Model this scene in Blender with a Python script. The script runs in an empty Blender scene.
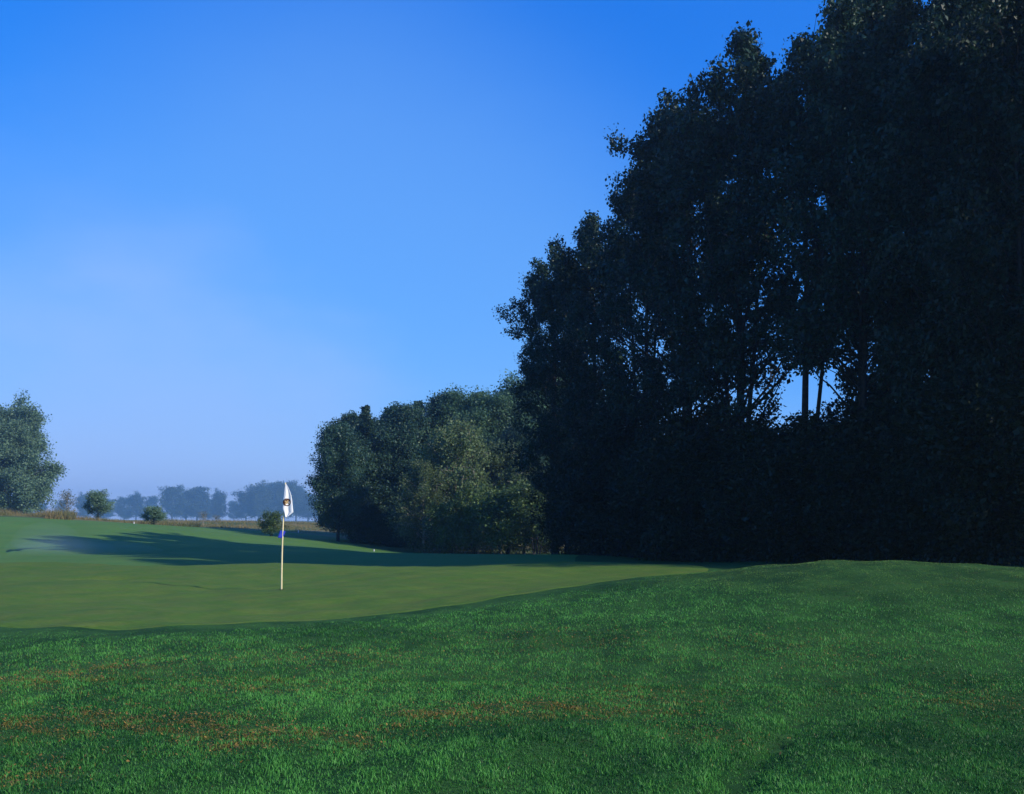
import bpy, bmesh, math
import numpy as np
from mathutils import Vector

scene = bpy.context.scene
COL = scene.collection
R = math.radians
rng = np.random.default_rng(7)
CAM_Z, HORIZON, FPX = 1.45, 520.0, 1000.0

# ------------------------------------------------------------------ helpers
def at(px, d):
    """world x of picture column px at distance d"""
    return (px - 512.0) / FPX * d

def sstep(a, b, x):
    t = np.clip((np.asarray(x, float) - a) / (b - a), 0, 1)
    return t * t * (3 - 2 * t)

def gauss(x, y, cx, cy, sx, sy):
    return np.exp(-0.5 * (((x - cx) / sx) ** 2 + ((y - cy) / sy) ** 2))

def lump(x, y, s, seed):
    """cheap smooth undulation"""
    r = np.random.default_rng(seed)
    o = np.zeros_like(x)
    for k in range(7):
        a = r.uniform(0, 6.283); f = r.uniform(.6, 1.7) / s; p = r.uniform(0, 6.283)
        o += np.sin((x * math.cos(a) + y * math.sin(a)) * f * 6.283 + p)
    return o / 7 ** .5

def height(x, y):
    x = np.asarray(x, float); y = np.asarray(y, float)
    h = np.zeros(np.broadcast(x, y).shape)
    # dip behind the green, fairway climbing away again
    h = h - 0.62 * sstep(30, 45, y) + 0.55 * sstep(55, 105, y) * sstep(4, -30, x)
    h = h - 1.75 * gauss(x, y, -3, 110, 17, 24) - 0.55 * gauss(x, y, -24, 140, 14, 26)
    h = h + 2.1 * gauss(x, y, -66, 112, 22, 30)
    h = h + 0.9 * gauss(x, y, -62, 215, 22, 22) + 0.8 * gauss(x, y, -105, 235, 24, 30)
    h = h + 0.8 * gauss(x, y, -50, 188, 9, 10) + 0.7 * gauss(x, y, -80, 205, 8, 10) + 0.5 * gauss(x, y, -66, 170, 7, 8)
    h = h - 0.5 * sstep(250, 420, y)
    # right hand mound and the small shoulder at the back of the green
    h = h + 0.60 * gauss(x, y, 6.2, 18.0, 3.4, 3.4)
    h = h + 0.20 * gauss(x, y, 11.0, 18.0, 4.0, 4.5)
    h = h + 0.12 * gauss(x, y, 3.0, 31.0, 2.2, 3.0)
    h = h + 0.10 * gauss(x, y, -12, 29, 6, 3)
    # little hollow on the left of the green
    h = h - 0.17 * gauss(x, y, -9.6, 24.1, .55, .40)
    near = sstep(60, 20, y)
    h = h + near * (0.042 * lump(x, y, 6.0, 3) + 0.014 * lump(x, y, 1.7, 4)) * sstep(1.0, 5.0, np.abs(y - 40) + 3)
    h = h + (1 - near) * 0.10 * lump(x, y, 26.0, 5)
    # worn furrow running away from the lower right corner
    fx = 1.15 + (y - 5.3) * 0.45
    h = h - 0.055 * np.exp(-((x - fx) / .13) ** 2) * sstep(3.0, 5, y) * sstep(8.5, 6.6, y)
    h = h + 0.05 * sstep(-.1, .5, x - fx) * sstep(9.5, 6.0, y)
    return h

def hz(x, y):
    return float(height(np.array([x]), np.array([y]))[0])

def mesh_np(name, V, F, mat=None, mats=None, smooth=False, attrs=None, midx=None):
    """F: (n,3) or (n,4) int array, or list of such arrays"""
    if not isinstance(F, list): F = [F]
    V = np.ascontiguousarray(V, np.float32)
    loops = np.concatenate([f.ravel() for f in F]).astype(np.int32)
    tot = np.concatenate([np.full(len(f), f.shape[1], np.int32) for f in F])
    start = np.concatenate([[0], np.cumsum(tot)[:-1]]).astype(np.int32)
    me = bpy.data.meshes.new(name)
    me.vertices.add(len(V)); me.vertices.foreach_set('co', V.ravel())
    me.loops.add(len(loops)); me.loops.foreach_set('vertex_index', loops)
    me.polygons.add(len(tot))
    me.polygons.foreach_set('loop_start', start)
    me.polygons.foreach_set('loop_total', tot)
    if smooth:
        me.polygons.foreach_set('use_smooth', np.ones(len(tot), bool))
    for m in (mats or ([mat] if mat else [])):
        me.materials.append(m)
    if midx is not None:
        me.polygons.foreach_set('material_index', np.asarray(midx, np.int32))
    me.update(calc_edges=True)
    for k, (dom, arr) in (attrs or {}).items():
        a = me.attributes.new(k, 'FLOAT', dom)
        a.data.foreach_set('value', np.ascontiguousarray(arr, np.float32))
    return me

def link(name, me, parent=None):
    o = bpy.data.objects.new(name, me); COL.objects.link(o)
    if parent is not None: o.parent = parent
    return o

def tag(o, label=None, cat=None, group=None, kind=None):
    if label: o['label'] = label
    if cat: o['category'] = cat
    if group: o['group'] = group
    if kind: o['kind'] = kind
    return o

def empty(name, loc, rz=0.0, sc=(1, 1, 1)):
    o = bpy.data.objects.new(name, None); COL.objects.link(o)
    o.empty_display_size = .3
    o.location = loc; o.rotation_euler = (0, 0, rz); o.scale = sc
    return o

# ------------------------------------------------------------------ materials
def new_mat(name):
    m = bpy.data.materials.new(name); m.use_nodes = True
    nt = m.node_tree; nt.nodes.clear()
    out = nt.nodes.new('ShaderNodeOutputMaterial')
    return m, nt, out

def N(nt, t, **kw):
    n = nt.nodes.new(t)
    for k, v in kw.items():
        if k in n.inputs: n.inputs[k].default_value = v
        else: setattr(n, k, v)
    return n

def mixcol(nt, fac, a, b):
    n = nt.nodes.new('ShaderNodeMix'); n.data_type = 'RGBA'
    for i, v in ((0, fac), (6, a), (7, b)):
        if hasattr(v, 'is_linked'): nt.links.new(v, n.inputs[i])
        else: n.inputs[i].default_value = v if i == 0 else (*v, 1)
    return n.outputs[2]

def ramp(nt, src, p0, p1):
    n = nt.nodes.new('ShaderNodeMapRange'); n.interpolation_type = 'SMOOTHSTEP'
    n.inputs[1].default_value = p0; n.inputs[2].default_value = p1
    nt.links.new(src, n.inputs[0]); return n.outputs[0]

def noise(nt, scale, detail=3.0, rough=.55, vec=None):
    n = N(nt, 'ShaderNodeTexNoise', Scale=scale, Detail=detail, Roughness=rough)
    if vec is not None: nt.links.new(vec, n.inputs['Vector'])
    return n.outputs['Fac']

def leaf_mat(name, dark, light, trans=.3, rough=.5, spec=.35, dry=None):
    m, nt, out = new_mat(name)
    at_ = N(nt, 'ShaderNodeAttribute', attribute_name='var')
    oi = N(nt, 'ShaderNodeObjectInfo')
    c = mixcol(nt, at_.outputs['Fac'], dark, light)
    hs = N(nt, 'ShaderNodeHueSaturation')
    mr = N(nt, 'ShaderNodeMapRange'); mr.inputs[3].default_value = .8; mr.inputs[4].default_value = 1.2
    nt.links.new(oi.outputs['Random'], mr.inputs[0]); nt.links.new(mr.outputs[0], hs.inputs['Value'])
    nt.links.new(c, hs.inputs['Color']); c = hs.outputs['Color']
    if dry:
        ad = N(nt, 'ShaderNodeAttribute', attribute_name='dry')
        c = mixcol(nt, ad.outputs['Fac'], c, dry)
    p = N(nt, 'ShaderNodeBsdfPrincipled', Roughness=rough)
    p.inputs['Specular IOR Level'].default_value = spec
    nt.links.new(c, p.inputs['Base Color'])
    t = N(nt, 'ShaderNodeBsdfTranslucent'); nt.links.new(c, t.inputs['Color'])
    mx = N(nt, 'ShaderNodeMixShader'); mx.inputs[0].default_value = trans
    nt.links.new(p.outputs[0], mx.inputs[1]); nt.links.new(t.outputs[0], mx.inputs[2])
    nt.links.new(mx.outputs[0], out.inputs['Surface'])
    return m

def simple_mat(name, col, rough=.6, spec=.3, var=None, scale=6.0, bump=0.0):
    m, nt, out = new_mat(name)
    p = N(nt, 'ShaderNodeBsdfPrincipled', Roughness=rough)
    p.inputs['Specular IOR Level'].default_value = spec
    tc = N(nt, 'ShaderNodeTexCoord')
    f = noise(nt, scale, 5, .6, tc.outputs['Object'])
    v = var or tuple(c * .8 for c in col)
    nt.links.new(mixcol(nt, ramp(nt, f, .35, .65), v, col), p.inputs['Base Color'])
    if bump:
        b = N(nt, 'ShaderNodeBump', Strength=bump, Distance=.02); nt.links.new(f, b.inputs['Height'])
        nt.links.new(b.outputs[0], p.inputs['Normal'])
    nt.links.new(p.outputs[0], out.inputs['Surface'])
    return m

M = {}
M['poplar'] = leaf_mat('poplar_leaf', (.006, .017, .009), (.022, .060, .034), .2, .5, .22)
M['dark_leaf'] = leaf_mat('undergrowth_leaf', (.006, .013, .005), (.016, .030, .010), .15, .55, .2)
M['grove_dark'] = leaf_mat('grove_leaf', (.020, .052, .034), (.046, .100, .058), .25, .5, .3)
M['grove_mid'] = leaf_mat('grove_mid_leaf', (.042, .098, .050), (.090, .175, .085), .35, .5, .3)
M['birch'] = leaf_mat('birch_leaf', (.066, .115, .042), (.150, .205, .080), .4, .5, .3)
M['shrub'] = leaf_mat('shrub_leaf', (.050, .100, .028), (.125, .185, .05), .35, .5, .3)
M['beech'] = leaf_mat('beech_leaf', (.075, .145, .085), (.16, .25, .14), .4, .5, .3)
M['far'] = leaf_mat('far_leaf', (.030, .055, .035), (.055, .085, .050), .25, .6, .2)
M['pale'] = leaf_mat('pale_leaf', (.10, .12, .08), (.17, .18, .12), .3, .6, .2)
M['bark'] = simple_mat('bark', (.040, .034, .028), .85, .15, (.018, .016, .014), 5, .5)
M['birch_bark'] = simple_mat('birch_bark', (.42, .38, .30), .7, .2, (.16, .13, .10), 4, .3)
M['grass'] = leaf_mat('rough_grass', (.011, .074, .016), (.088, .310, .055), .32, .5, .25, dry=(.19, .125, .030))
M['dry_grass'] = leaf_mat('meadow_grass', (.085, .115, .040), (.27, .205, .095), .3, .7, .15)
M['litter'] = leaf_mat('dead_leaf', (.12, .074, .018), (.28, .175, .045), .2, .6, .2)

def turf_mat(name, a, b, c, stripe=0.0):
    m, nt, out = new_mat(name)
    geo = N(nt, 'ShaderNodeNewGeometry'); pos = geo.outputs['Position']
    big = noise(nt, .35, 4, .6, pos)
    mid = noise(nt, 1.4, 8, .75, pos)
    mp = N(nt, 'ShaderNodeMapping'); mp.inputs['Scale'].default_value = (7, 26, 20)
    nt.links.new(pos, mp.inputs[0])
    fine = noise(nt, 1.0, 5, .8, mp.outputs[0])
    c1 = mixcol(nt, ramp(nt, big, .35, .65), a, b)
    c1 = mixcol(nt, ramp(nt, mid, .42, .62), c1, c)
    fm = N(nt, 'ShaderNodeMapRange'); fm.inputs[1].default_value = .3; fm.inputs[2].default_value = .7
    fm.inputs[3].default_value = .66; fm.inputs[4].default_value = 1.32
    nt.links.new(fine, fm.inputs[0])
    hs = N(nt, 'ShaderNodeHueSaturation'); nt.links.new(fm.outputs[0], hs.inputs['Value']); nt.links.new(c1, hs.inputs['Color'])
    p = N(nt, 'ShaderNodeBsdfPrincipled', Roughness=.85)
    p.inputs['Specular IOR Level'].default_value = .12
    p.inputs['Sheen Weight'].default_value = .0
    nt.links.new(hs.outputs[0], p.inputs['Base Color'])
    bp = N(nt, 'ShaderNodeBump', Strength=.5, Distance=.02)
    nt.links.new(fine, bp.inputs['Height']); nt.links.new(bp.outputs[0], p.inputs['Normal'])
    nt.links.new(p.outputs[0], out.inputs['Surface'])
    return m

M['green'] = turf_mat('green_turf', (.062, .128, .014), (.078, .142, .016), (.092, .136, .020))
M['fairway'] = turf_mat('fairway_turf', (.058, .150, .026), (.080, .175, .030), (.086, .150, .030))
M['collar'] = turf_mat('collar_turf', (.030, .085, .022), (.045, .090, .024), (.07, .080, .028))

def ground_mat():
    m, nt, out = new_mat('rough_ground')
    geo = N(nt, 'ShaderNodeNewGeometry'); pos = geo.outputs['Position']
    sp = N(nt, 'ShaderNodeSeparateXYZ'); nt.links.new(pos, sp.inputs[0])
    near = mixcol(nt, ramp(nt, noise(nt, 1.3, 5, .6, pos), .35, .65), (.012, .050, .011), (.030, .090, .018))
    near = mixcol(nt, ramp(nt, noise(nt, 6.0, 4, .7, pos), .55, .8), near, (.045, .05, .018))
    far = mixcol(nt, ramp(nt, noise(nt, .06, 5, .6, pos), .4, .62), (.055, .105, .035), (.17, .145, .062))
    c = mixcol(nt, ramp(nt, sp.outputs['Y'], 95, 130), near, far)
    p = N(nt, 'ShaderNodeBsdfPrincipled', Roughness=.9); p.inputs['Specular IOR Level'].default_value = .1
    nt.links.new(c, p.inputs['Base Color'])
    b = N(nt, 'ShaderNodeBump', Strength=.6, Distance=.03); nt.links.new(noise(nt, 25, 4, .7, pos), b.inputs['Height'])
    nt.links.new(b.outputs[0], p.inputs['Normal'])
    nt.links.new(p.outputs[0], out.inputs['Surface'])
    return m
M['ground'] = ground_mat()

# ------------------------------------------------------------------ ground
ys = np.concatenate([np.linspace(-40, -2, 12, endpoint=False), np.linspace(-2, 40, 240, endpoint=False),
                     np.linspace(40, 140, 110, endpoint=False), np.geomspace(140, 2000, 80)])
us = np.linspace(-1, 1, 281); us = np.sign(us) * (np.abs(us) ** 1.25)
YY, UU = np.meshgrid(ys, us, indexing='ij')
XX = UU * (22 + 1.15 * np.maximum(YY, 0) + 0.4 * np.maximum(-YY, 0))
G = np.stack([XX, YY, height(XX, YY)], -1).reshape(-1, 3)
nr, nc = YY.shape
idx = np.arange(nr * nc).reshape(nr, nc)
Q = np.stack([idx[:-1, :-1], idx[:-1, 1:], idx[1:, 1:], idx[1:, :-1]], -1).reshape(-1, 4)
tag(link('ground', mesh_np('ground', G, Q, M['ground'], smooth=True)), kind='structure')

def smooth_poly(pts, n):
    """closed Catmull-Rom through pts"""
    P = np.array(pts, float); k = len(P); out = []
    for i in range(k):
        p0, p1, p2, p3 = P[i - 1], P[i], P[(i + 1) % k], P[(i + 2) % k]
        for t in np.linspace(0, 1, n, endpoint=False):
            out.append(.5 * ((2 * p1) + (-p0 + p2) * t + (2 * p0 - 5 * p1 + 4 * p2 - p3) * t * t + (-p0 + 3 * p1 - 3 * p2 + p3) * t ** 3))
    return np.array(out)

def inside(poly, x, y):
    c = np.zeros(x.shape, bool); j = len(poly) - 1
    for i in range(len(poly)):
        xi, yi = poly[i]; xj, yj = poly[j]
        k = ((yi > y) != (yj > y)) & (x < (xj - xi) * (y - yi) / (yj - yi + 1e-12) + xi)
        c ^= k; j = i
    return c

def sheet(name, poly, mat, lift, rings):
    c = poly.mean(0); n = len(poly)
    ts = np.linspace(0, 1, rings + 1)[1:]
    P = np.concatenate([[c]] + [c + (poly - c) * t for t in ts])
    V = np.column_stack([P, height(P[:, 0], P[:, 1]) + lift])
    V[-n:, 2] -= lift + .012                 # the border dips just under the surrounding turf
    tri = np.array([[0, 1 + i, 1 + (i + 1) % n] for i in range(n)])
    q = []
    for r in range(rings - 1):
        a = 1 + r * n; b = a + n
        i = np.arange(n); j = (i + 1) % n
        q.append(np.stack([a + i, b + i, b + j, a + j], -1))
    return tag(link(name, mesh_np(name, V, [tri, np.concatenate(q)], mat, smooth=True)), kind='structure')

def gp(px, y):
    d = CAM_Z * FPX / (y - HORIZON); return (at(px, d), d)
green_poly = smooth_poly([gp(-130, 624), gp(0, 630.5), gp(110, 632.5), gp(200, 629), gp(290, 621), gp(400, 613), gp(512, 605), gp(600, 598), (3.3, 21.5), (4.9, 25),
                          (5.6, 30), (3.5, 34.5), (-3, 36.5), (-12, 36), (-20, 34), (-23, 28), (-16, 18)], 14)
sheet('putting_green', green_poly, M['green'], .008, 70)
fair_poly = smooth_poly([(-40, 39), (-22, 40), (-6, 41), (2, 47), (4, 60), (5, 76), (4, 92), (-4, 100), (-14, 108), (-20, 120), (-23, 136), (-38, 140), (-50, 118), (-66, 100), (-74, 60)], 12)
sheet('fairway', fair_poly, M['fairway'], .035, 50)

# ------------------------------------------------------------------ grass
def blades(n, x, y, h, w, lean, two, seed, var, dry=None):
    r = np.random.default_rng(seed)
    z = height(x, y) - .004
    a = r.uniform(0, 6.283, n); wx, wy = np.cos(a) * w / 2, np.sin(a) * w / 2
    la = r.uniform(0, 6.283, n); L = np.abs(r.normal(0, lean, n)) * h
    lx, ly = np.cos(la) * L, np.sin(la) * L
    if two:
        V = np.stack([np.stack([x - wx, y - wy, z], -1), np.stack([x + wx, y + wy, z], -1),
                      np.stack([x + wx * .7 + lx * .3, y + wy * .7 + ly * .3, z + h * .55], -1),
                      np.stack([x - wx * .7 + lx * .3, y - wy * .7 + ly * .3, z + h * .55], -1),
                      np.stack([x + lx, y + ly, z + h * .95], -1)], 1).reshape(-1, 3)
        b = np.arange(n)[:, None] * 5
        F = [b + np.array([[0, 1, 2, 3]]), b + np.array([[3, 2, 4]])]
        rep = 5
    else:
        V = np.stack([np.stack([x - wx, y - wy, z], -1), np.stack([x + wx, y + wy, z], -1),
                      np.stack([x + lx, y + ly, z + h], -1)], 1).reshape(-1, 3)
        F = [np.arange(n * 3).reshape(n, 3)]
        rep = 3
    at_ = {'var': ('POINT', np.repeat(var, rep))}
    if dry is not None: at_['dry'] = ('POINT', np.repeat(dry, rep))
    return V, F, at_

def fbm(x, y, s, seed, o=4):
    v = np.zeros_like(x); a = 1.0
    for k in range(o):
        v += a * lump(x, y, s, seed + k); s *= .5; a *= .6
    return v

def on(px, y, sx, sy, k):
    d = CAM_Z * FPX / (y - HORIZON); return (at(px, d), d, sx * .8, sy * 1.7, k)
CLUMPS = [on(25, 729, .45, .16, 1), on(95, 724, .3, .12, .6), on(175, 727, .35, .13, .8), on(205, 735, .2, .16, 1), on(248, 744, .16, .2, 1.1), on(300, 746, .35, .10, .8), on(362, 748, .25, .10, .6),
          on(415, 726, .22, .12, .8), on(455, 722, .25, .12, .9), on(520, 714, .40, .14, 1), on(585, 711, .30, .12, .8), on(655, 704, .35, .16, .55), on(120, 672, .5, .2, .6), on(30, 682, .6, .25, .6),
          on(260, 690, .6, .2, .4), on(700, 735, .3, .15, .35), on(15, 775, .3, .15, .6), on(640, 690, .5, .2, .35), on(980, 700, .4, .25, .45), on(330, 660, .8, .25, .4), on(560, 640, 1.0, .4, .3), on(800, 655, .8, .4, .3)]
def border_dist(x, y):
    P = green_poly[(green_poly[:, 1] < 27)]
    out = np.full(x.shape, 9.0)
    for i in range(0, len(x), 60000):
        sl = slice(i, i + 60000)
        dd = (x[sl, None] - P[None, :, 0]) ** 2 + (y[sl, None] - P[None, :, 1]) ** 2
        out[sl] = np.sqrt(dd.min(1))
    return out
def fore_grass(name, d0, d1, dens0, two, seed):
    r = np.random.default_rng(seed)
    # sample distance with density falling as 1/d^1.6
    n = int(dens0 * (d1 - d0))
    u = r.uniform(0, 1, n)
    k = .35
    d = (d0 ** k + u * (d1 ** k - d0 ** k)) ** (1 / k)
    x = r.uniform(-1, 1, n) * (.60 * d + 1.2)
    gc = green_poly.mean(0)
    keep = ~inside(gc + (green_poly - gc) * .996, x, d)
    strip = ~keep & ~inside(gc + (green_poly - gc) * .975, x, d)
    si = np.where(strip)[0]; keep[si] = r.exponential(.14, len(si)) > border_dist(x[si], d[si])
    x, d = x[keep], d[keep]; n = len(x)
    patch = fbm(x, d * .8, 3.2, seed % 1 + 40)
    fine = fbm(x, d, .5, 60, 3)
    px = 512 + x / d * FPX
    # mown collar on the mound and along the green: shorter and browner
    yy = HORIZON + (CAM_Z - height(x, d)) / d * FPX
    collar = sstep(.30, .52, height(x, d) + .03 * fine) 
    lit = .30 * gauss(x, d, 2.6, 12.0, 2.6, 2.6) + .20 * gauss(x, d, -1.5, 10.0, 1.6, .8) - .20 * gauss(x, d, -3, 12.2, 3.5, .9) - .25 * gauss(x, d, 3.2, 6.0, 1.3, 1.2)  # sunlit and shaded patches painted into the blade tone
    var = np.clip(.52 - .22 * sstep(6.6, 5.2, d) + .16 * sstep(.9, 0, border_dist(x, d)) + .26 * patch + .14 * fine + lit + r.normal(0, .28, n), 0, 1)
    # dead patches in the near rough
    b = sum(k * gauss(x, d, cx, cy, sx, sy) for cx, cy, sx, sy, k in CLUMPS) + .22 * gauss(x, d, 0, 9.5, 4, 1.3)
    p = 1.25 * b * sstep(-.4, .9, fbm(x, d * 1.6, .55, 80, 4) + .35)
    dry = (r.uniform(0, 1, n) < np.minimum(p, .8)) * r.uniform(.55, 1, n)
    dry = np.maximum(dry, .42 * collar * r.uniform(.4, 1, n))
    edge_d = border_dist(x, d)
    h = r.uniform(.013, .032, n) * (1 + .35 * np.clip(fine, -1, 1)) * (1 - .4 * collar) * (.22 + .78 * sstep(.0, 1.5, edge_d))
    h = np.where(dry > 0, h * .8, h)
    w = .0052 * np.maximum(1, d / 7.5)
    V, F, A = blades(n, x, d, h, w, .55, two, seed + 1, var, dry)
    return n, mesh_np(name, V, F, M['grass'], attrs=A)

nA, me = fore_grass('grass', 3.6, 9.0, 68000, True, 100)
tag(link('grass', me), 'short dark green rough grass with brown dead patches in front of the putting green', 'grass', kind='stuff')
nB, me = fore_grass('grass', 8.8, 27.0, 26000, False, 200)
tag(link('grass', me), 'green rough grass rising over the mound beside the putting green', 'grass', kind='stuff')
print('blades', nA, nB)

def litter():
    r = np.random.default_rng(9); n = 13000
    cl = np.array(CLUMPS); w = cl[:, 4] * cl[:, 2] * cl[:, 3]; k = r.choice(len(cl), n, p=w / w.sum())
    C = cl[k]
    x = C[:, 0] + r.normal(0, 1.15, n) * C[:, 2]; y = C[:, 1] + r.normal(0, 1.15, n) * C[:, 3]
    f = fbm(x, y * 1.6, .55, 80, 4) + .35
    keep = (r.uniform(0, 1, n) < sstep(-.4, 1.0, f)) & ~inside(green_poly, x, y)
    x, y = x[keep], y[keep]; n = len(x)
    s = r.uniform(.005, .013, n); a = r.uniform(0, 6.283, n)
    z = height(x, y) + r.uniform(.022, .045, n)
    ux, uy = np.cos(a), np.sin(a); ti = r.normal(0, .35, (n, 2))
    V = np.stack([np.stack([x - ux * s, y - uy * s, z - ti[:, 0] * s], -1), np.stack([x + uy * s * .55, y - ux * s * .55, z + ti[:, 1] * s], -1),
                  np.stack([x + ux * s, y + uy * s, z + ti[:, 0] * s], -1), np.stack([x - uy * s * .55, y + ux * s * .55, z - ti[:, 1] * s * .3], -1)], 1).reshape(-1, 3)
    me = mesh_np('fallen_leaves', V, np.arange(n * 4).reshape(n, 4), M['litter'], attrs={'var': ('FACE', r.uniform(0, 1, n))})
    tag(link('fallen_leaves', me), 'orange brown dead leaves lying in the rough in front of the green', 'fallen leaves', kind='stuff')
litter()

def meadow():
    r = np.random.default_rng(21); xs, yy = [], []
    for (p0, p1, d0, d1, n) in ((-60, 75, 104, 130, 42000), (40, 200, 126, 175, 30000), (150, 470, 150, 240, 46000)):
        d = r.uniform(d0, d1, n); px = r.uniform(p0, p1, n)
        xs.append(at(px, d)); yy.append(d)
    x = np.concatenate(xs); y = np.concatenate(yy)
    k = ~inside(fair_poly, x, y) & (fbm(x, y, 22, 90, 3) > -.6); x, y = x[k], y[k]; n = len(x)
    V, F, A = blades(n, x, y, r.uniform(.15, .5, n) * (1 + .5 * np.clip(fbm(x, y, 9, 97, 3), -1, 1)) * np.where(x / y < -.437, 1.9, 1), np.full(n, .05), .5, False, 22, np.clip(.55 + .3 * fbm(x, y, 18, 95, 3) + r.normal(0, .2, n), 0, 1))
    tag(link('meadow_grass', mesh_np('meadow_grass', V, F, M['dry_grass'], attrs=A)), 'tall tan dry grass in the misty meadow beyond the fairway', 'grass', kind='stuff')
meadow()

# ------------------------------------------------------------------ trees
def unit(v): return v / (np.linalg.norm(v) + 1e-9)

def tubes(chains):
    """chains: list of (points Nx3, radii N, sides)"""
    Vs, Fs, o = [], [], 0
    for P, rad, s in chains:
        P = np.asarray(P); n = len(P)
        T = np.gradient(P, axis=0); T /= np.linalg.norm(T, axis=1)[:, None] + 1e-9
        ref = np.where(np.abs(T[:, 2:3]) > .9, np.array([[1., 0, 0]]), np.array([[0, 0, 1.]]))
        U = np.cross(ref, T); U /= np.linalg.norm(U, axis=1)[:, None] + 1e-9
        W = np.cross(T, U)
        a = np.arange(s) / s * 6.283185
        ring = P[:, None, :] + np.asarray(rad)[:, None, None] * (np.cos(a)[None, :, None] * U[:, None, :] + np.sin(a)[None, :, None] * W[:, None, :])
        Vs.append(ring.reshape(-1, 3))
        i = np.arange(n - 1)[:, None] * s; j = np.arange(s)[None]; k = (j + 1) % s
        Fs.append(np.stack([o + i + j, o + i + k, o + i + s + k, o + i + s + j], -1).reshape(-1, 4))
        o += n * s
    return np.concatenate(Vs), np.concatenate(Fs)

def make_tree(seed, H, base, rad, prof, n_limbs, up, leaves, size, spread, r0, droop=0.0, sub=6, lean=0.0, fork=0, gap=.0, top_tufts=1.0, vbias=0.0, thin=0.0, taper=False):
    """returns trunk (V,F) and crown (V,F,var). prof(t): 0 base of crown .. 1 top -> radius factor"""
    r = np.random.default_rng(seed)
    chains, anchors, wts = [], [], []
    nt_ = 14
    def axis(x0, y0, z0, z1, ra, ang, tilt):
        t = np.linspace(0, 1, nt_)
        wob = np.cumsum(r.normal(0, .012 * H / nt_ ** .5, (nt_, 2)), 0) * t[:, None]
        P = np.column_stack([x0 + wob[:, 0] + math.cos(ang) * tilt * t ** 1.2 * (z1 - z0), y0 + wob[:, 1] + math.sin(ang) * tilt * t ** 1.2 * (z1 - z0), z0 + t * (z1 - z0)])
        rd = ra * (1 - t * .93) ** .8; rd[0] *= 1.35
        return P, rd
    axes = [axis(0, 0, -.3, H * .97, r0, r.uniform(0, 6.283), lean)]
    for k in range(fork):
        a = r.uniform(0, 6.283) if k == 0 else a + 6.283 / fork + r.normal(0, .4); axes.append(axis(r.normal(0, .12), r.normal(0, .12), -.2, H * r.uniform(.80, .97), r0 * .62, a, r.uniform(.04, .12) * (1 if H > 10 else 1.6)))
    for P, rd in axes: chains.append((P, rd, 7))
    for k in range(n_limbs):
        P, rd = axes[0] if (fork == 0 or r.uniform() < .5) else axes[r.integers(1, len(axes))]
        t = ((k + r.uniform(0, 1)) / n_limbs)
        z = H * (base + (1 - base) * t * .97)
        zt = np.clip((z + .3) / (P[-1, 2] + .3), 0, .985)
        q = np.array([np.interp(zt, np.linspace(0, 1, nt_), P[:, c]) for c in range(3)])
        rr = np.interp(zt, np.linspace(0, 1, nt_), rd)
        a = k * 2.39996 + r.normal(0, .5)
        L = rad * prof(t) * r.uniform(.62, 1.15) + (.06 if taper else .25)
        el = R(min(80, (up + r.normal(0, 9)) * (.55 + .55 * t)))
        dirv = np.array([math.cos(a) * math.cos(el), math.sin(a) * math.cos(el), math.sin(el)])
        n = 6; pts = [q]; cur = dirv.copy()
        Ls = L / max(math.cos(el), .45)
        for i in range(n - 1):
            cur = unit(cur + r.normal(0, .13, 3) + np.array([0, 0, (.10 if up > 20 else .02) - droop * i * .09]))
            pts.append(pts[-1] + cur * Ls / (n - 1))
        pts = np.array(pts); lr = min(rr * .55, .02 + .014 * Ls)
        chains.append((pts, np.linspace(lr, .012, n), 4))
        for j in range(sub):
            s = r.uniform(.25, 1.0); f = s * (n - 1); i = min(int(f), n - 2)
            p = pts[i] + (pts[i + 1] - pts[i]) * (f - i)
            d2 = unit(unit(pts[i + 1] - pts[i]) * .7 + r.normal(0, .6, 3) + np.array([0, 0, .25 - droop]))
            l2 = Ls * r.uniform(.18, .38) * (1.1 - .4 * s) + .2
            e = p + d2 * l2 + np.array([0, 0, -droop * l2 * .5]); mid = (p + e) / 2 + r.normal(0, .05, 3)
            chains.append((np.array([p, mid, e]), np.array([lr * .35 + .006, lr * .22 + .004, .004]), 3))
            if r.uniform() < gap + thin * (1 - sstep(.45, .75, z / H)): continue
            for tt in (.45, .75, 1.0):
                anchors.append(p + (e - p) * tt + r.normal(0, .06, 3)); wts.append(.6 + tt * .6)
        anchors.append(pts[-1]); wts.append(1.2)
        anchors.append(pts[-2]); wts.append(.8)
    P = axes[0][0]
    for k in range(int(6 * top_tufts)):
        z = r.uniform(.9, 1.0)
        anchors.append(P[-1] * z + (1 - z) * P[-4] + r.normal(0, .12 * rad, 3) * np.array([1, 1, .4])); wts.append(1.0)
    A = np.array(anchors); sp = np.ones(len(A))
    if taper:
        sp = np.clip(1.08 - A[:, 2] / H, .10, 1) ** .8; wts = np.array(wts) * np.clip(1.12 - A[:, 2] / H, .06, 1)
    w = np.array(wts) * r.uniform(.5, 1.5, len(wts)); w /= w.sum()
    cl = r.uniform(0, 1, len(A))
    k = r.choice(len(A), leaves, p=w)
    off = np.clip(r.normal(0, 1, (leaves, 3)), -1.75, 1.75) * spread * np.array([1, 1, .85]) * sp[k][:, None]
    off[:, 2] -= np.abs(r.normal(0, 1, leaves)) * spread * droop * 1.6
    C = A[k] + off
    C[:, 2] = np.maximum(C[:, 2], .05 + r.uniform(0, .2, leaves))
    nrm = r.normal(0, 1, (leaves, 3)); nrm[:, 2] += .5; nrm /= np.linalg.norm(nrm, axis=1)[:, None]
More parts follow.
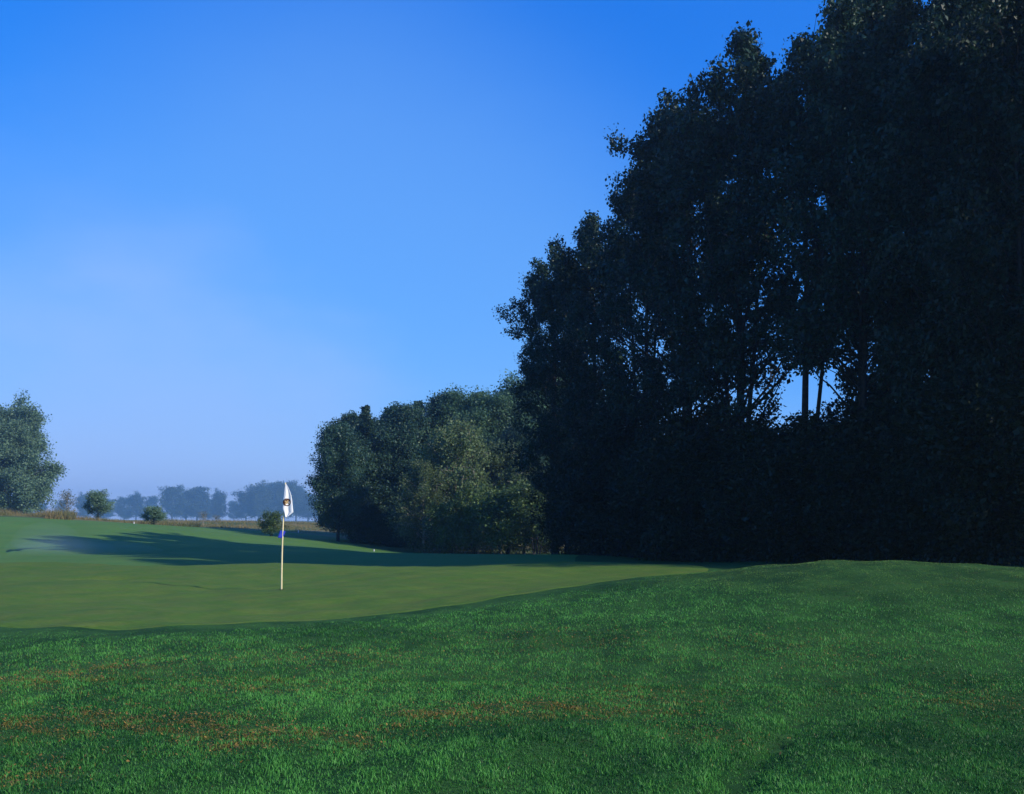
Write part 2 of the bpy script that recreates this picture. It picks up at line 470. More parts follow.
    t1 = np.cross(nrm, r.normal(0, 1, (leaves, 3))); t1 /= np.linalg.norm(t1, axis=1)[:, None] + 1e-9
    t2 = np.cross(nrm, t1)
    s = size * np.clip(r.lognormal(-.08, .34, leaves), .45, 1.9)[:, None]
    fold = nrm * s * .12
    V = np.stack([C - t1 * s * .5, C - t2 * s * .33 + fold + t1 * s * .05, C + t1 * s * .5, C + t2 * s * .33 + fold + t1 * s * .05], 1).reshape(-1, 3)
    F = np.arange(leaves * 4).reshape(leaves, 4)
    var = np.clip(vbias + .15 + .45 * cl[k] + r.normal(.12, .2, leaves), 0, 1)
    return tubes(chains), (V, F, var)

VAR = {}
def variant(key, lmat, bmat, **kw):
    (tv, tf), (cv, cf, va) = make_tree(**kw)
    VAR[key] = (mesh_np('trunk', tv, tf, M[bmat], smooth=True),
                mesh_np('crown', cv, cf, M[lmat], attrs={'var': ('FACE', va)}), kw['H'])

def plant_tree(name, key, px, d, topy, label, cat, group=None, w=1.0, rz=None, x=None, trunk_name='trunk', crown_name='crown', sink=.0):
    """stand a tree of mesh `key` at column px and distance d, its top at picture row topy"""
    x = at(px, d) if x is None else x
    z = hz(x, d) - .05 - sink
    H = CAM_Z + (HORIZON - topy) / FPX * d - z
    tm, cm, H0 = VAR[key]
    s = H / H0
    o = empty(name, (x, d, z), rng.uniform(0, 6.28) if rz is None else rz, (s * w, s * w, s))
    tag(o, label, cat, group)
    if tm: link(trunk_name, tm, o)
    link(crown_name, cm, o)
    return o

edge = lambda t: (1 - t ** 3.4) * .88 + .12
ovoid = lambda t: (math.sin(math.pi * min(1, .12 + .88 * t) ** .75) ** .8) * .95 + .08
column = lambda t: (1 - t ** 2.3) * (.72 + .28 * math.sin(min(1, t * 2.6) * math.pi / 2)) + .09
dome = lambda t: math.sqrt(max(0, 1 - (t * .98) ** 2.2)) * .95 + .06
cone = lambda t: (1 - t) ** .95 * 1.0 + .0
bush = lambda t: math.sqrt(max(0, 1 - t ** 2)) * .9 + .15

for i in range(3):
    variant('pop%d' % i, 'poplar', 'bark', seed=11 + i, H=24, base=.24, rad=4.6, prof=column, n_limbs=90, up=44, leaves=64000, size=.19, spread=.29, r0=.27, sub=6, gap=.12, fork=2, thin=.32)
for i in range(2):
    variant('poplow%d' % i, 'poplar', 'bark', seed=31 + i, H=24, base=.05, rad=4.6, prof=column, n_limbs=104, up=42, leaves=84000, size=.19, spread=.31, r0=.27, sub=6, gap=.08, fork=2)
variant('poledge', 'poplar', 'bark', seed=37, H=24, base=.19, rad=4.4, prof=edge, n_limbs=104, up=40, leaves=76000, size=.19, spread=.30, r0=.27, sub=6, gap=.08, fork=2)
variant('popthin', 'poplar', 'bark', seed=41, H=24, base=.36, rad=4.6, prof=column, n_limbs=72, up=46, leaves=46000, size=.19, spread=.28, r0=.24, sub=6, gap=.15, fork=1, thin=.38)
for i in range(3):
    variant('under%d' % i, 'dark_leaf', 'bark', seed=51 + i, H=6, base=.0, rad=3.0, prof=bush, n_limbs=56, up=22, leaves=34000, size=.17, spread=.36, r0=.10, sub=5, fork=3)
for i in range(2):
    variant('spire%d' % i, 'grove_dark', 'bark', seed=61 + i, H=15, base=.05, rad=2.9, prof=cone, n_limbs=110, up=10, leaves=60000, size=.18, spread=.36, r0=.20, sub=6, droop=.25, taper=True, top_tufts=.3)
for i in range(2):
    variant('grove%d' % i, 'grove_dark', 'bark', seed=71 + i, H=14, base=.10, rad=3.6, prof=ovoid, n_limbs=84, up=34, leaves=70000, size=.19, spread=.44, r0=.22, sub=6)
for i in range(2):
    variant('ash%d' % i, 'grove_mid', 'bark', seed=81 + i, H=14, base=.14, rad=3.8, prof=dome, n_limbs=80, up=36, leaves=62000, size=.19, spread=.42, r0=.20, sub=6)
for i in range(2):
    variant('birch%d' % i, 'birch', 'birch_bark', seed=91 + i, H=10, base=.10, rad=2.9, prof=ovoid, n_limbs=56, up=40, leaves=30000, size=.17, spread=.32, r0=.16, sub=6, droop=.6, gap=.1)
for i in range(2):
    variant('shrub%d' % i, 'shrub', 'bark', seed=101 + i, H=4, base=.05, rad=1.9, prof=bush, n_limbs=34, up=38, leaves=11000, size=.16, spread=.26, r0=.07, sub=5, fork=3)
variant('beech', 'beech', 'bark', seed=111, H=14, base=.03, rad=5.6, prof=lambda t: math.sqrt(max(0, 1 - ((t - .3) / (.72 if t > .3 else .75)) ** 2)) * .98 + .04, n_limbs=110, up=30, leaves=120000, size=.24, spread=.46, r0=.38, sub=8, droop=.26)
for i in range(3):
    variant('far%d' % i, 'far', 'bark', seed=121 + i, H=20, base=.08, rad=7.5, prof=(dome, ovoid, bush)[i], n_limbs=46, up=36, leaves=15000, size=.60, spread=.95, r0=.4, sub=6)
variant('bushlet', 'beech', 'bark', seed=131, H=3.5, base=.08, rad=1.9, prof=dome, n_limbs=34, up=35, leaves=11000, size=.15, spread=.22, r0=.09, sub=5)
variant('sapling', 'pale', 'birch_bark', seed=133, H=4, base=.25, rad=1.3, prof=ovoid, n_limbs=24, up=50, leaves=1300, size=.13, spread=.2, r0=.07, sub=5, fork=1)

# --- the tall dark poplar row
G = 'tall dark poplars along the right edge'
row = [
 ('poledge', 556, 78, 262, .92, 'leftmost tall dark poplar of the row, rising sheer above the grove'),
 ('pop0', 594, 73, 226, .88, 'second dark poplar from the left end of the row'),
 ('pop1', 646, 66, 172, .86, 'third dark poplar from the left end of the row of crowns'),
 ('pop2', 690, 59.5, 108, .90, 'dark poplar left of the sky gaps, with a knobbly leafy top'),
 ('pop0', 742, 54, 56, .92, 'dark poplar with a rounded tufted top above the thin foliage gaps'),
 ('popthin', 806, 50, 48, .86, 'thin crowned poplar with its bare trunk seen against patches of sky'),
 ('pop1', 862, 46, -6, .86, 'tallest looking poplar, its pale lit top touching the upper picture edge'),
 ('popthin', 915, 43.5, 4, .84, 'bare trunked poplar standing just right of the highest lit crown'),
 ('poplow1', 962, 41, -18, .84, 'dense black poplar second from the right picture edge'),
 ('poplow0', 1022, 38, -30, .86, 'rightmost dense black poplar, cut by the right picture edge'),
 ('poplow1', 900, 62, 90, .9, 'dark poplar in the rank behind, filling the space under the highest crowns'),
 ('poplow0', 985, 58, 40, .9, 'dark poplar in the rank behind, near the right picture edge'),
]
for key, px, d, ty, w, lab in row:
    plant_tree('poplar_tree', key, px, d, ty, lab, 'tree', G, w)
G2 = 'unseen poplars added to shade the row'  # out of view, placed as a wall between the sun and the row
for i, (x, d, ty, key) in enumerate([(28.5, 22, -580, 'poplow0'), (29, 28, -340, 'poplow1'), (29.5, 34, -190, 'poplow0'), (30, 40, -90, 'poplow1'), (31.5, 46, -15, 'poplow0'), (33, 52.5, 40, 'poplow1'), (35.5, 59, 90, 'poplow0'), (44, 30, -260, 'pop1'), (47, 42, -60, 'pop2')]):
    plant_tree('poplar_tree', key, 0, d, ty, 'unseen poplar of the wood, added beyond the right picture edge to shade the row', 'tree', G2, 1.0, x=x)

# --- undergrowth below the poplars
G = 'dark undergrowth below the poplars'
und = [(566, 77, 486, .8), (582, 74, 468, .9), (604, 70, 458, 1.0), (625, 66, 440, 1.0), (662, 62, 464, 1.1), (700, 58, 434, 1.0), (735, 55, 456, 1.1), (772, 52, 442, 1.0),
       (800, 50, 464, 1.1), (838, 47, 438, 1.1), (872, 45, 440, 1.0), (905, 43, 430, 1.0), (942, 41, 425, 1.1), (980, 39, 415, 1.0), (1022, 37, 405, 1.1), (760, 66, 464, 1.2), (850, 60, 450, 1.2), (690, 72, 470, 1.2)]
ulab = ['dark bush at the left end of the poplar row, beside the sunlit birches', 'second dark bush from the left under the poplar row', 'dark bush under the second poplar from the left',
        'taller dark bush under the left half of the poplar row', 'low rounded dark bush left of the sky gaps', 'dark bush rising to the left foot of the sky gaps', 'dark bush just below the left group of sky gaps',
        'low dark bush below the widest opening of blue sky', 'lowest dark bush, directly below the opening of blue sky', 'dark bush on the right side of the opening of blue sky', 'dark bush behind the crest of the grassy mound',
        'tall dark bush above the right flank of the mound', 'tall black bush third from the right picture edge', 'tall black bush second from the right picture edge', 'black bush cut by the right picture edge',
        'dark bush further back, seen through the opening below the sky gaps', 'dark bush further back behind the mound crest', 'dark bush further back between the left poplar trunks']
for i, (px, d, ty, w) in enumerate(und):
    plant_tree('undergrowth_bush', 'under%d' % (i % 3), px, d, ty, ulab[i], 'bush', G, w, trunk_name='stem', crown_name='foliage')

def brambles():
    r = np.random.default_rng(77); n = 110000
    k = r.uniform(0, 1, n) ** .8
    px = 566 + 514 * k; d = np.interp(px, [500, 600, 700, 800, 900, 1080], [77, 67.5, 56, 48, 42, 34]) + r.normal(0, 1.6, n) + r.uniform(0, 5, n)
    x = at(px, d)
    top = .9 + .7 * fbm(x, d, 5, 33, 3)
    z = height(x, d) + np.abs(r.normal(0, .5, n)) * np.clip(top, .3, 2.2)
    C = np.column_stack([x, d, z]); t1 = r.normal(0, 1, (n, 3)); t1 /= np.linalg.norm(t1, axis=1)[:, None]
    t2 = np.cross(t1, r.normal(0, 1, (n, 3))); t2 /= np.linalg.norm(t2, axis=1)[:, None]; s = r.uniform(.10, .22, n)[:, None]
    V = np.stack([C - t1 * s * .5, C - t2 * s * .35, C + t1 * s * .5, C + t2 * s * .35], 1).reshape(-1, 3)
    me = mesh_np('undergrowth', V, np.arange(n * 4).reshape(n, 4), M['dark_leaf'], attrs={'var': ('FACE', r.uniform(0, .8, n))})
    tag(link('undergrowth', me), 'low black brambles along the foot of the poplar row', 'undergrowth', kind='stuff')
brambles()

# --- the middle grove
G = 'trees of the middle grove'
GD = 1.22
grove = [
 ('grove0', 338, 98, 430, 1.0, 'dark_tree', 'dark rounded tree at the left end of the grove, its trunk showing above the fairway'),
 ('spire0', 366, 102, 401, 1.15, 'spire_tree', 'dark tree with the sharpest pointed spire, near the left end of the grove'),
 ('grove1', 378, 114, 428, 1.1, 'dark_tree', 'dark tree filling the notch between the two left spires of the grove'),
 ('grove1', 350, 110, 421, 1.0, 'dark_tree', 'dark tree tucked behind the leftmost tree of the grove'),
 ('spire1', 388, 106, 405, 1.2, 'spire_tree', 'dark pointed tree right of the sharpest spire in the grove'),
 ('spire0', 419, 109, 396, 1.25, 'spire_tree', 'dark pointed tree in the middle of the grove skyline'),
 ('grove0', 402, 104, 412, .95, 'dark_tree', 'dark leafy tree between the spires, behind the drooping birch'),
 ('grove1', 448, 108, 402, 1.0, 'dark_tree', 'bluish rounded tree directly behind the pale birch trunk'),
 ('ash0', 485, 106, 410, 1.1, 'leafy_tree', 'hazy mid green tree to the right of the pale birch trunk'),
 ('ash1', 524, 110, 398, 1.1, 'leafy_tree', 'hazy mid green tree on the grove skyline beside the dark poplars'),
 ('ash0', 560, 112, 384, 1.1, 'leafy_tree', 'hazy green tree mostly hidden by the leftmost poplar'),
 ('spire1', 437, 109, 400, 1.25, 'spire_tree', 'dark pointed tree filling the skyline left of the pale birch trunk'),
 ('ash1', 463, 107, 411, 1.1, 'leafy_tree', 'hazy mid green tree just left of the highest part of the grove skyline'),
 ('ash0', 505, 109, 407, 1.15, 'leafy_tree', 'hazy mid green tree at the highest part of the grove skyline'),
 ('grove0', 470, 100, 440, 1.0, 'dark_tree', 'dark tree in the shade behind the birches'),
 ('grove1', 515, 101, 432, 1.0, 'dark_tree', 'dark green tree between the birches and the poplar row'),
]
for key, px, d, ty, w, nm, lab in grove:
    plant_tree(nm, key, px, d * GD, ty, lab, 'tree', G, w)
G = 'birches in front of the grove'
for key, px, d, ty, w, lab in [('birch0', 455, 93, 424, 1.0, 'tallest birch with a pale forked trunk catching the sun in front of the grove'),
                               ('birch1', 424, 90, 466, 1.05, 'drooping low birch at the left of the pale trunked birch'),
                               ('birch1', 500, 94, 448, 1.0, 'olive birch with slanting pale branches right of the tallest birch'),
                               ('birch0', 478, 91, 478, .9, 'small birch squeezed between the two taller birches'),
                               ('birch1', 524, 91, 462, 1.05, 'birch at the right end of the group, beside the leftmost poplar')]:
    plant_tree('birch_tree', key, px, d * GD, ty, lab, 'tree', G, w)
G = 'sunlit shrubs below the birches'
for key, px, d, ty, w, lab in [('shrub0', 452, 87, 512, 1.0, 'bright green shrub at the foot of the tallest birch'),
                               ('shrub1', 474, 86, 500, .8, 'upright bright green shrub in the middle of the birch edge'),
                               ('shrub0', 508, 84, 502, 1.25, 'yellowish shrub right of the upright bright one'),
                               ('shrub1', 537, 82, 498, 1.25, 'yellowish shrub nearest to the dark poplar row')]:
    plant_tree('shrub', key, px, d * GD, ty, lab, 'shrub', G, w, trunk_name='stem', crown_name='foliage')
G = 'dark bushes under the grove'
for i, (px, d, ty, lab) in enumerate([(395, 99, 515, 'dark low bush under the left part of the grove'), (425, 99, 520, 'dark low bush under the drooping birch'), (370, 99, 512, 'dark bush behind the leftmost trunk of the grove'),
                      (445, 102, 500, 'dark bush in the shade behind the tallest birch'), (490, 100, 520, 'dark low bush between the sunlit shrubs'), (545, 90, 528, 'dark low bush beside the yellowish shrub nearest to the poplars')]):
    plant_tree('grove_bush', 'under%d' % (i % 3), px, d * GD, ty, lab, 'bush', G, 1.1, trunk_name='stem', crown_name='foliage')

plant_tree('unseen_shade_tree', 'birch0', 0, -0.7, 520 + 5600, 'unseen loose leaved birch added off to the right to shade the near corner', 'tree', x=15.6, w=2.0)  # never in view, added only for its shadow on the lower right grass
# --- left side
plant_tree('beech_tree', 'beech', 9, 205, 420, 'big leafy beech with drooping branches at the left picture edge', 'tree', w=1.0, rz=2.1)
plant_tree('beech_tree', 'beech', -70, 215, 425, 'second beech half hidden behind the big one at the left picture edge', 'tree', w=.9, rz=2.6)
plant_tree('small_tree', 'bushlet', 98, 132, 498, 'small round green tree right of the big beech, in front of hazy woods', 'tree', 'lone small trees in the meadow', 1.1)
plant_tree('small_tree', 'bushlet', 154, 124, 511, 'low dark green bush at the far edge of the fairway', 'bush', 'lone small trees in the meadow', 1.5, rz=2)
plant_tree('small_tree', 'shrub1', 271, 118, 517, 'small loose green bush just left of the flagstick', 'bush', 'lone small trees in the meadow', 1.1, rz=4)
plant_tree('sapling', 'sapling', 66, 145, 496, 'pale thin leaved sapling beside the big beech', 'tree', w=1.2)
plant_tree('sapling', 'sapling', 203, 160, 514, 'left one of the two thin bare saplings in the dry meadow', 'tree', w=1.0, rz=1)
plant_tree('sapling', 'sapling', 217, 158, 517, 'right one of the two thin bare saplings in the dry meadow', 'tree', w=1.2, rz=3)

# --- far hazy trees
G = 'hazy trees on the horizon'
far = [(40, 560, 505), (62, 600, 503), (84, 520, 499), (104, 600, 501), (124, 560, 500), (136, 520, 498), (152, 580, 500), (172, 500, 490), (186, 560, 497), (197, 510, 492), (208, 580, 501), (219, 520, 496),
       (234, 600, 504), (246, 520, 495), (259, 500, 490), (272, 540, 488), (284, 510, 486), (296, 560, 490), (308, 520, 497), (322, 580, 503), (336, 560, 500), (352, 600, 500), (-10, 580, 503), (12, 600, 506)]
flab = ['low hazy tree just right of the big beech', 'hazy tree behind the pale sapling', 'hazy tree behind the small round green tree', 'low hazy tree right of the small round green tree',
        'hazy tree left of the middle of the far skyline', 'slightly taller hazy tree beside the low fairway bush', 'low hazy tree above the low fairway bush', 'tallest hazy tree in the middle stretch of the far skyline',
        'lower hazy tree right of the tallest middle one', 'rounded hazy tree second in height in the middle stretch', 'low hazy tree above the two bare saplings', 'hazy tree right of the two bare saplings',
        'lowest hazy tree in the dip of the far skyline', 'hazy tree rising right of the skyline dip', 'broad hazy tree a little left of the flag', 'tall hazy tree directly left of the flag',
        'tallest hazy tree, directly behind the flag', 'tall hazy tree directly right of the flag', 'hazy tree left of the dark grove edge', 'low hazy tree touching the dark grove edge',
        'hazy tree seen under the leftmost grove tree', 'hazy tree hidden behind the left grove trees', 'hazy tree behind the big beech, at the left picture edge', 'hazy tree behind the trunk of the big beech']
for i, (px, d, ty) in enumerate(far):
    plant_tree('distant_tree', 'far%d' % (i % 3), px, d * 2.8, ty, flab[i], 'tree', G, (1.25, 1.5, 1.0, 1.4, 1.15)[(i * 7) % 5])

# ------------------------------------------------------------------ the flagstick
FD = CAM_Z * FPX / 70.0
fx0 = at(281.4, FD); fz0 = hz(fx0, FD) + .012
def fpt(px, y): return Vector((at(px, FD), FD, CAM_Z - (y - HORIZON) / FPX * FD))
root = empty('golf_flagstick', (fx0, FD, fz0))
tag(root, 'cream flagstick with a limp white flag standing in the hole on the putting green', 'golf flag')
M['pole'] = simple_mat('pole_paint', (.70, .60, .34), .35, .5, (.62, .53, .30), 8)
M['flag'] = simple_mat('flag_cloth', (.82, .82, .80), .8, .1, (.78, .78, .77), 30, .1)
M['badge'] = simple_mat('badge_brown', (.085, .040, .030), .8, .1, (.06, .03, .03), 40)
M['badge_gold'] = simple_mat('badge_gold', (.42, .30, .15), .8, .1, (.36, .25, .12), 40)
M['blue'] = simple_mat('blue_vinyl', (.02, .045, .42), .5, .3, (.015, .035, .34), 20)
M['cup'] = simple_mat('cup_liner', (.03, .03, .03), .7, .2)
off = Vector((fx0, FD, fz0))
top = fpt(285.3, 483.6)
def loc(v): return np.array(v - off)
p0 = np.array([0, 0, -.08]); p1 = loc(top); t = np.linspace(0, 1, 18)
bend = np.column_stack([.018 * np.sin(t * math.pi), 0 * t, 0 * t])
pole_pts = p0 + (p1 - p0) * t[:, None] - bend
v, f = tubes([(pole_pts, np.linspace(.019, .014, 18), 12), (np.array([p1, p1 + [0, 0, .012], p1 + [0, 0, .022]]), np.array([.019, .018, .002]), 12)])
link('pole', mesh_np('pole', v, f, M['pole'], smooth=True), root)
# cloth: rows (y, left px, right px) read down the limp flag
rows = np.array([(484.4, 285.5, 286.8), (487, 285.1, 288.2), (491, 284.5, 290.0), (495, 284.0, 291.4), (500, 283.3, 292.2), (505, 282.9, 292.7), (508.5, 282.8, 293.0), (511, 283.7, 293.3), (512.4, 284.3, 293.4), (515, 285.3, 289.9), (517.4, 286.1, 286.5)])
nrw, ncl = 46, 16
yyv = np.linspace(484.4, 517.4, nrw)
def cloth_depth(u, y):
    k = sstep(484, 500, y)
    return -.020 - .014 * k * np.sin(u * 5.2 + (y - 484) * .05 + .4) * (1 - .25 * u) - .007 * k * np.sin(u * 11 + y * .11)
def cloth_pt(u, y):
    l = np.interp(y, rows[:, 0], rows[:, 1]); r_ = np.interp(y, rows[:, 0], rows[:, 2])
    px = l + (r_ - l) * u
    return px, cloth_depth(u, y)
UUc, YYc = np.meshgrid(np.linspace(0, 1, ncl), yyv)
pxg, dep = cloth_pt(UUc, YYc)
def cloth_world(px, y, dep):
    return np.stack([at(px, FD) - fx0, dep, CAM_Z - (y - HORIZON) / FPX * FD - fz0], -1)
front = cloth_world(pxg, YYc, dep).reshape(-1, 3); back = front + np.array([0, .004, 0])
idx = np.arange(nrw * ncl).reshape(nrw, ncl)
Qf = np.stack([idx[:-1, :-1], idx[1:, :-1], idx[1:, 1:], idx[:-1, 1:]], -1).reshape(-1, 4)
bord = np.concatenate([idx[0, :-1], idx[:-1, -1], idx[-1, :0:-1], idx[:0:-1, 0]]); nb = np.roll(bord, -1); o = nrw * ncl
Qs = np.stack([bord, nb, nb + o, bord + o], -1)
flag = link('flag', mesh_np('flag', np.concatenate([front, back]), [np.concatenate([Qf, Qf[:, ::-1] + o, Qs])], M['flag'], smooth=True), root)
# round club badge printed on the cloth
ec, er = (287.1, 502.3), 3.9
Vs, Fs, mi = [], [], []
def cloth_front(px, y, lift):
    l = np.interp(y, rows[:, 0], rows[:, 1]); r_ = np.interp(y, rows[:, 0], rows[:, 2])
    return cloth_world(px, y, cloth_depth((px - l) / (r_ - l), y) - lift)
cnt = 0
def patch_polar(cx, cy, rx, ry, rot, r_in, r_out, lift, m, a0=0, a1=6.283185):
    global cnt
    nr_, na = 6, 40
    rr, aa = np.meshgrid(np.linspace(r_in, r_out, nr_), np.linspace(a0, a1, na), indexing='ij')
    ex, ey = rr * np.cos(aa) * rx, rr * np.sin(aa) * ry
    px = cx + ex * math.cos(rot) - ey * math.sin(rot); y = cy + ex * math.sin(rot) + ey * math.cos(rot)
    l = np.interp(y, rows[:, 0], rows[:, 1]) + .05
    P = cloth_front(np.maximum(px, l), y, lift).reshape(-1, 3)
    ix = np.arange(nr_ * na).reshape(nr_, na) + cnt
    q = np.stack([ix[:-1, :-1], ix[:-1, 1:], ix[1:, 1:], ix[1:, :-1]], -1).reshape(-1, 4)
    Vs.append(P); Fs.append(q); mi.extend([m] * len(q)); cnt += len(P)
patch_polar(*ec, er, er, 0, .74, 1.0, .003, 0)
patch_polar(*ec, er * .72, er * .72, 0, .01, 1.0, .003, 0, 2.0, 5.9)
for k in range(4):
    a = .5 + k * math.pi / 2
    patch_polar(ec[0] + math.cos(a) * 1.45, ec[1] + math.sin(a) * 1.45, 1.25, .62, a + .5, .01, 1.0, .005, 1)
patch_polar(*ec, .7, .7, 0, .01, 1.0, .0055, 1)
link('emblem', mesh_np('emblem', np.concatenate(Vs), np.concatenate(Fs), mats=[M['badge'], M['badge_gold']], midx=mi, smooth=True), flag)
# small blue marker clipped to the pole
bc = loc(fpt(281.6, 534.4)); bw, bh, bd = .058, .078, .022
me = bpy.data.meshes.new('position_marker')
bm = bmesh.new(); bmesh.ops.create_cube(bm, size=1)
for vv in bm.verts:
    vv.co.x *= bw * 2 * (1.0 if vv.co.z > 0 else .86); vv.co.y *= bd * 2; vv.co.z *= bh * 2
    vv.co.x += .02 * vv.co.z / bh
bmesh.ops.bevel(bm, geom=list(bm.edges), offset=.009, segments=3, affect='EDGES')
bm.to_mesh(me); bm.free(); me.materials.append(M['blue'])
o = link('position_marker', me, root); o.location = bc; o.rotation_euler = (0, R(8), R(20))
a = np.linspace(0, 6.283185, 33)[:-1]
ring = lambda r_, z: np.column_stack([np.cos(a) * r_, np.sin(a) * r_, np.full(32, z)])
v = np.concatenate([ring(.056, .004), ring(.054, .008), ring(.050, .004), ring(.001, .003)])
i = np.arange(32); j = (i + 1) % 32
f = np.concatenate([np.stack([k * 32 + i, k * 32 + j, (k + 1) * 32 + j, (k + 1) * 32 + i], -1) for k in range(3)])
link('hole_cup', mesh_np('hole_cup', v, f, M['cup']), root)

# small white distance markers
M['white'] = simple_mat('white_paint', (.8, .8, .8), .5, .3)
def marker(px, d, hgt, label):
    x = at(px, d); o = empty('marker_post', (x, d, hz(x, d)))
    tag(o, label, 'marker post', 'white course markers')
    v, f = tubes([(np.array([[0, 0, -.1], [0, 0, hgt * .9], [0, 0, hgt], [0, 0, hgt + .02]]), np.array([.05, .05, .04, .005]), 10)])
    link('post', mesh_np('post', v, f, M['white'], smooth=True), o)
    v, f = tubes([(np.array([[0, 0, hgt * .62], [0, 0, hgt * .74]]), np.array([.054, .054]), 10)])
    link('band', mesh_np('band', v, f, M['blue'], smooth=True), o)
marker(374, 100, .22, 'short white marker post at the foot of the grove')
marker(134, 118, .24, 'short white marker post at the far edge of the fairway')
marker(298.5, 150, .34, 'white marker post in the dry meadow right of the flag')

# ------------------------------------------------------------------ air
def vol_mat(name, col, dens, aniso=0.0):
    m, nt, out = new_mat(name)
    p = N(nt, 'ShaderNodeVolumePrincipled')
    p.inputs['Color'].default_value = (*col, 1); p.inputs['Density'].default_value = dens
    p.inputs['Anisotropy'].default_value = aniso
    nt.links.new(p.outputs[0], out.inputs['Volume'])
    return m
HX, HY0, HY1, HZ0, HZ1 = 2700, -60, 2050, -6, 62
v = np.array([(sx, sy, sz) for sx in (-HX, HX) for sy in (HY0, HY1) for sz in (HZ0, HZ1)], float)
f = np.array([(0, 1, 3, 2), (4, 6, 7, 5), (0, 4, 5, 1), (2, 3, 7, 6), (0, 2, 6, 4), (1, 5, 7, 3)])
tag(link('haze', mesh_np('haze', v, f, vol_mat('haze_air', (.50, .80, 1.0), .00044, .5))), 'pale blue morning haze over the whole course', 'haze', kind='stuff')

def mist(px, d, up, sx, sy, sz, dens):
    bm_ = bmesh.new(); bmesh.ops.create_uvsphere(bm_, u_segments=40, v_segments=20, radius=1)
    me_ = bpy.data.meshes.new('mist'); bm_.to_mesh(me_); bm_.free(); me_.materials.append(vol_mat('mist_air', (.75, .90, 1.0), dens, .2))
    o_ = link('mist', me_); x_ = at(px, d); o_.location = (x_, d, hz(x_, d) + up); o_.scale = (sx, sy, sz); o_.rotation_euler = (0, R(3), R(20))
    tag(o_, 'thin wisp of ground mist drifting over the shaded left fairway', 'mist', 'mist wisps on the fairway', kind='stuff')
mist(62, 62, .2, 3.2, 5.5, 1.0, .008)
mist(48, 66, .3, 2.2, 4.0, 1.5, .009)
mist(92, 64, .1, 4.5, 6.0, .7, .009)

# ------------------------------------------------------------------ light
EXPO = 1.0
SUN_EL, SUN_V = 27.0, (0.906, -0.423)
az = math.atan2(SUN_V[0], SUN_V[1])
sd = Vector((math.sin(az) * math.cos(R(SUN_EL)), math.cos(az) * math.cos(R(SUN_EL)), math.sin(R(SUN_EL))))
sl = bpy.data.lights.new('sun', 'SUN'); sl.energy = 3.0; sl.angle = R(.5); sl.color = (1, .93, .80)
so = bpy.data.objects.new('sun', sl); COL.objects.link(so)
so.rotation_euler = (-sd).to_track_quat('-Z', 'Y').to_euler(); so.location = (60, -20, 60)

w = bpy.data.worlds.new('World'); scene.world = w; w.use_nodes = True
nt = w.node_tree; nt.nodes.clear()
out = nt.nodes.new('ShaderNodeOutputWorld'); bg = nt.nodes.new('ShaderNodeBackground')
sky = nt.nodes.new('ShaderNodeTexSky'); sky.sky_type = 'NISHITA'; sky.sun_disc = False
sky.sun_elevation = R(SUN_EL); sky.sun_rotation = az % (2 * math.pi)
sky.air_density = 1.0; sky.dust_density = .3; sky.ozone_density = 3.0
hs = nt.nodes.new('ShaderNodeHueSaturation'); hs.inputs['Saturation'].default_value = 1.25
nt.links.new(sky.outputs[0], hs.inputs['Color'])
sep = nt.nodes.new('ShaderNodeSeparateColor'); cmb = nt.nodes.new('ShaderNodeCombineColor')
nt.links.new(hs.outputs[0], sep.inputs[0])
STR = .10
for i, (k, g) in enumerate(((1.16, 1.38), (.887, .745), (1.43, .45))):     # saturated slide film blue
    m1 = nt.nodes.new('ShaderNodeMath'); m1.operation = 'MULTIPLY'; m1.inputs[1].default_value = STR
    m2 = nt.nodes.new('ShaderNodeMath'); m2.operation = 'POWER'; m2.inputs[1].default_value = g
    m3 = nt.nodes.new('ShaderNodeMath'); m3.operation = 'MULTIPLY'; m3.inputs[1].default_value = k / STR / 2 ** EXPO
    nt.links.new(sep.outputs[i], m1.inputs[0]); nt.links.new(m1.outputs[0], m2.inputs[0]); nt.links.new(m2.outputs[0], m3.inputs[0]); nt.links.new(m3.outputs[0], cmb.inputs[i])
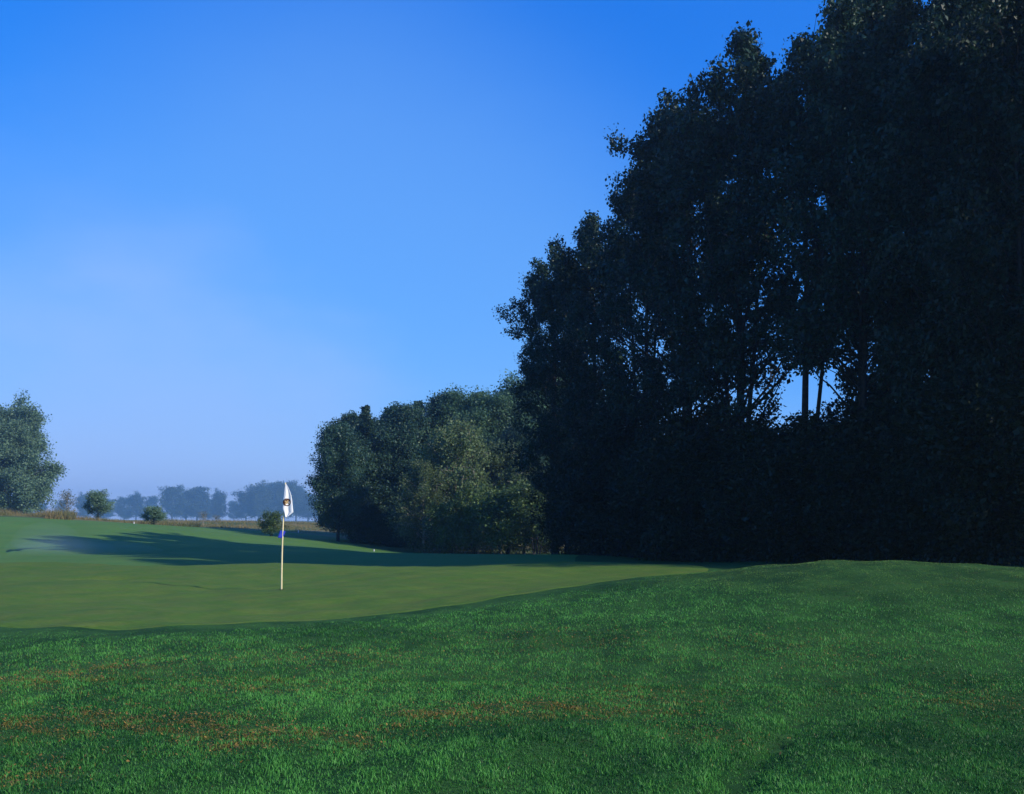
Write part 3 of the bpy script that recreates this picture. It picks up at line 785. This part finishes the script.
# thin morning veil low in the left of the sky
tc = nt.nodes.new('ShaderNodeTexCoord')
def veil(prev, dx, dy, dz, r0, r1, amt, col, scale):
    d = Vector((dx, dy, dz)).normalized()
    dt = nt.nodes.new('ShaderNodeVectorMath'); dt.operation = 'DOT_PRODUCT'; dt.inputs[1].default_value = d
    nt.links.new(tc.outputs['Generated'], dt.inputs[0])
    nz = nt.nodes.new('ShaderNodeTexNoise'); nz.inputs['Scale'].default_value = scale; nz.inputs['Detail'].default_value = 5
    mp = nt.nodes.new('ShaderNodeMapping'); mp.inputs['Scale'].default_value = (1, 1, 2.2)
    nt.links.new(tc.outputs['Generated'], mp.inputs[0]); nt.links.new(mp.outputs[0], nz.inputs['Vector'])
    ad = nt.nodes.new('ShaderNodeMath'); ad.operation = 'MULTIPLY_ADD'; ad.inputs[1].default_value = .06; nt.links.new(nz.outputs['Fac'], ad.inputs[0]); nt.links.new(dt.outputs['Value'], ad.inputs[2])
    mr = nt.nodes.new('ShaderNodeMapRange'); mr.interpolation_type = 'SMOOTHSTEP'
    mr.inputs[1].default_value = r0 + .03; mr.inputs[2].default_value = r1 + .03; mr.inputs[4].default_value = amt
    nt.links.new(ad.outputs[0], mr.inputs[0])
    mx = nt.nodes.new('ShaderNodeMix'); mx.data_type = 'RGBA'; nt.links.new(mr.outputs[0], mx.inputs[0]); nt.links.new(prev, mx.inputs[6])
    mx.inputs[7].default_value = (*[c / STR / 2 ** EXPO for c in col], 1)
    return mx.outputs[2]
sk = veil(cmb.outputs[0], at(360, 1), 1, .12, .90, .995, .32, (.30, .60, 1.02), 1.5)
sk = veil(sk, at(30, 1), 1, .19, .972, .998, .14, (.32, .50, .99), 4)
sk = veil(sk, at(150, 1), 1, .02, .955, 1.0, .55, (.38, .58, 1.06), 5)
nt.links.new(sk, bg.inputs['Color'])
bg.inputs['Strength'].default_value = STR
nt.links.new(bg.outputs[0], out.inputs['Surface'])

# ------------------------------------------------------------------ camera
cam = bpy.data.cameras.new('camera'); co = bpy.data.objects.new('camera', cam); COL.objects.link(co)
cam.sensor_width = 36; cam.lens = 36 * FPX / 1024; cam.shift_y = (HORIZON - 397) / 1024
cam.clip_end = 5000; cam.clip_start = .05
co.location = (0, 0, CAM_Z); co.rotation_euler = (R(90), 0, 0)
scene.camera = co

scene.view_settings.view_transform = 'Standard'; scene.view_settings.look = 'None'
scene.view_settings.exposure = EXPO; scene.view_settings.gamma = 1.0
scene.render.film_transparent = False
c = scene.cycles
c.use_denoising = True
c.max_bounces = 6; c.diffuse_bounces = 3; c.glossy_bounces = 2; c.transmission_bounces = 3; c.volume_bounces = 1; c.transparent_max_bounces = 4
c.caustics_reflective = False; c.caustics_refractive = False
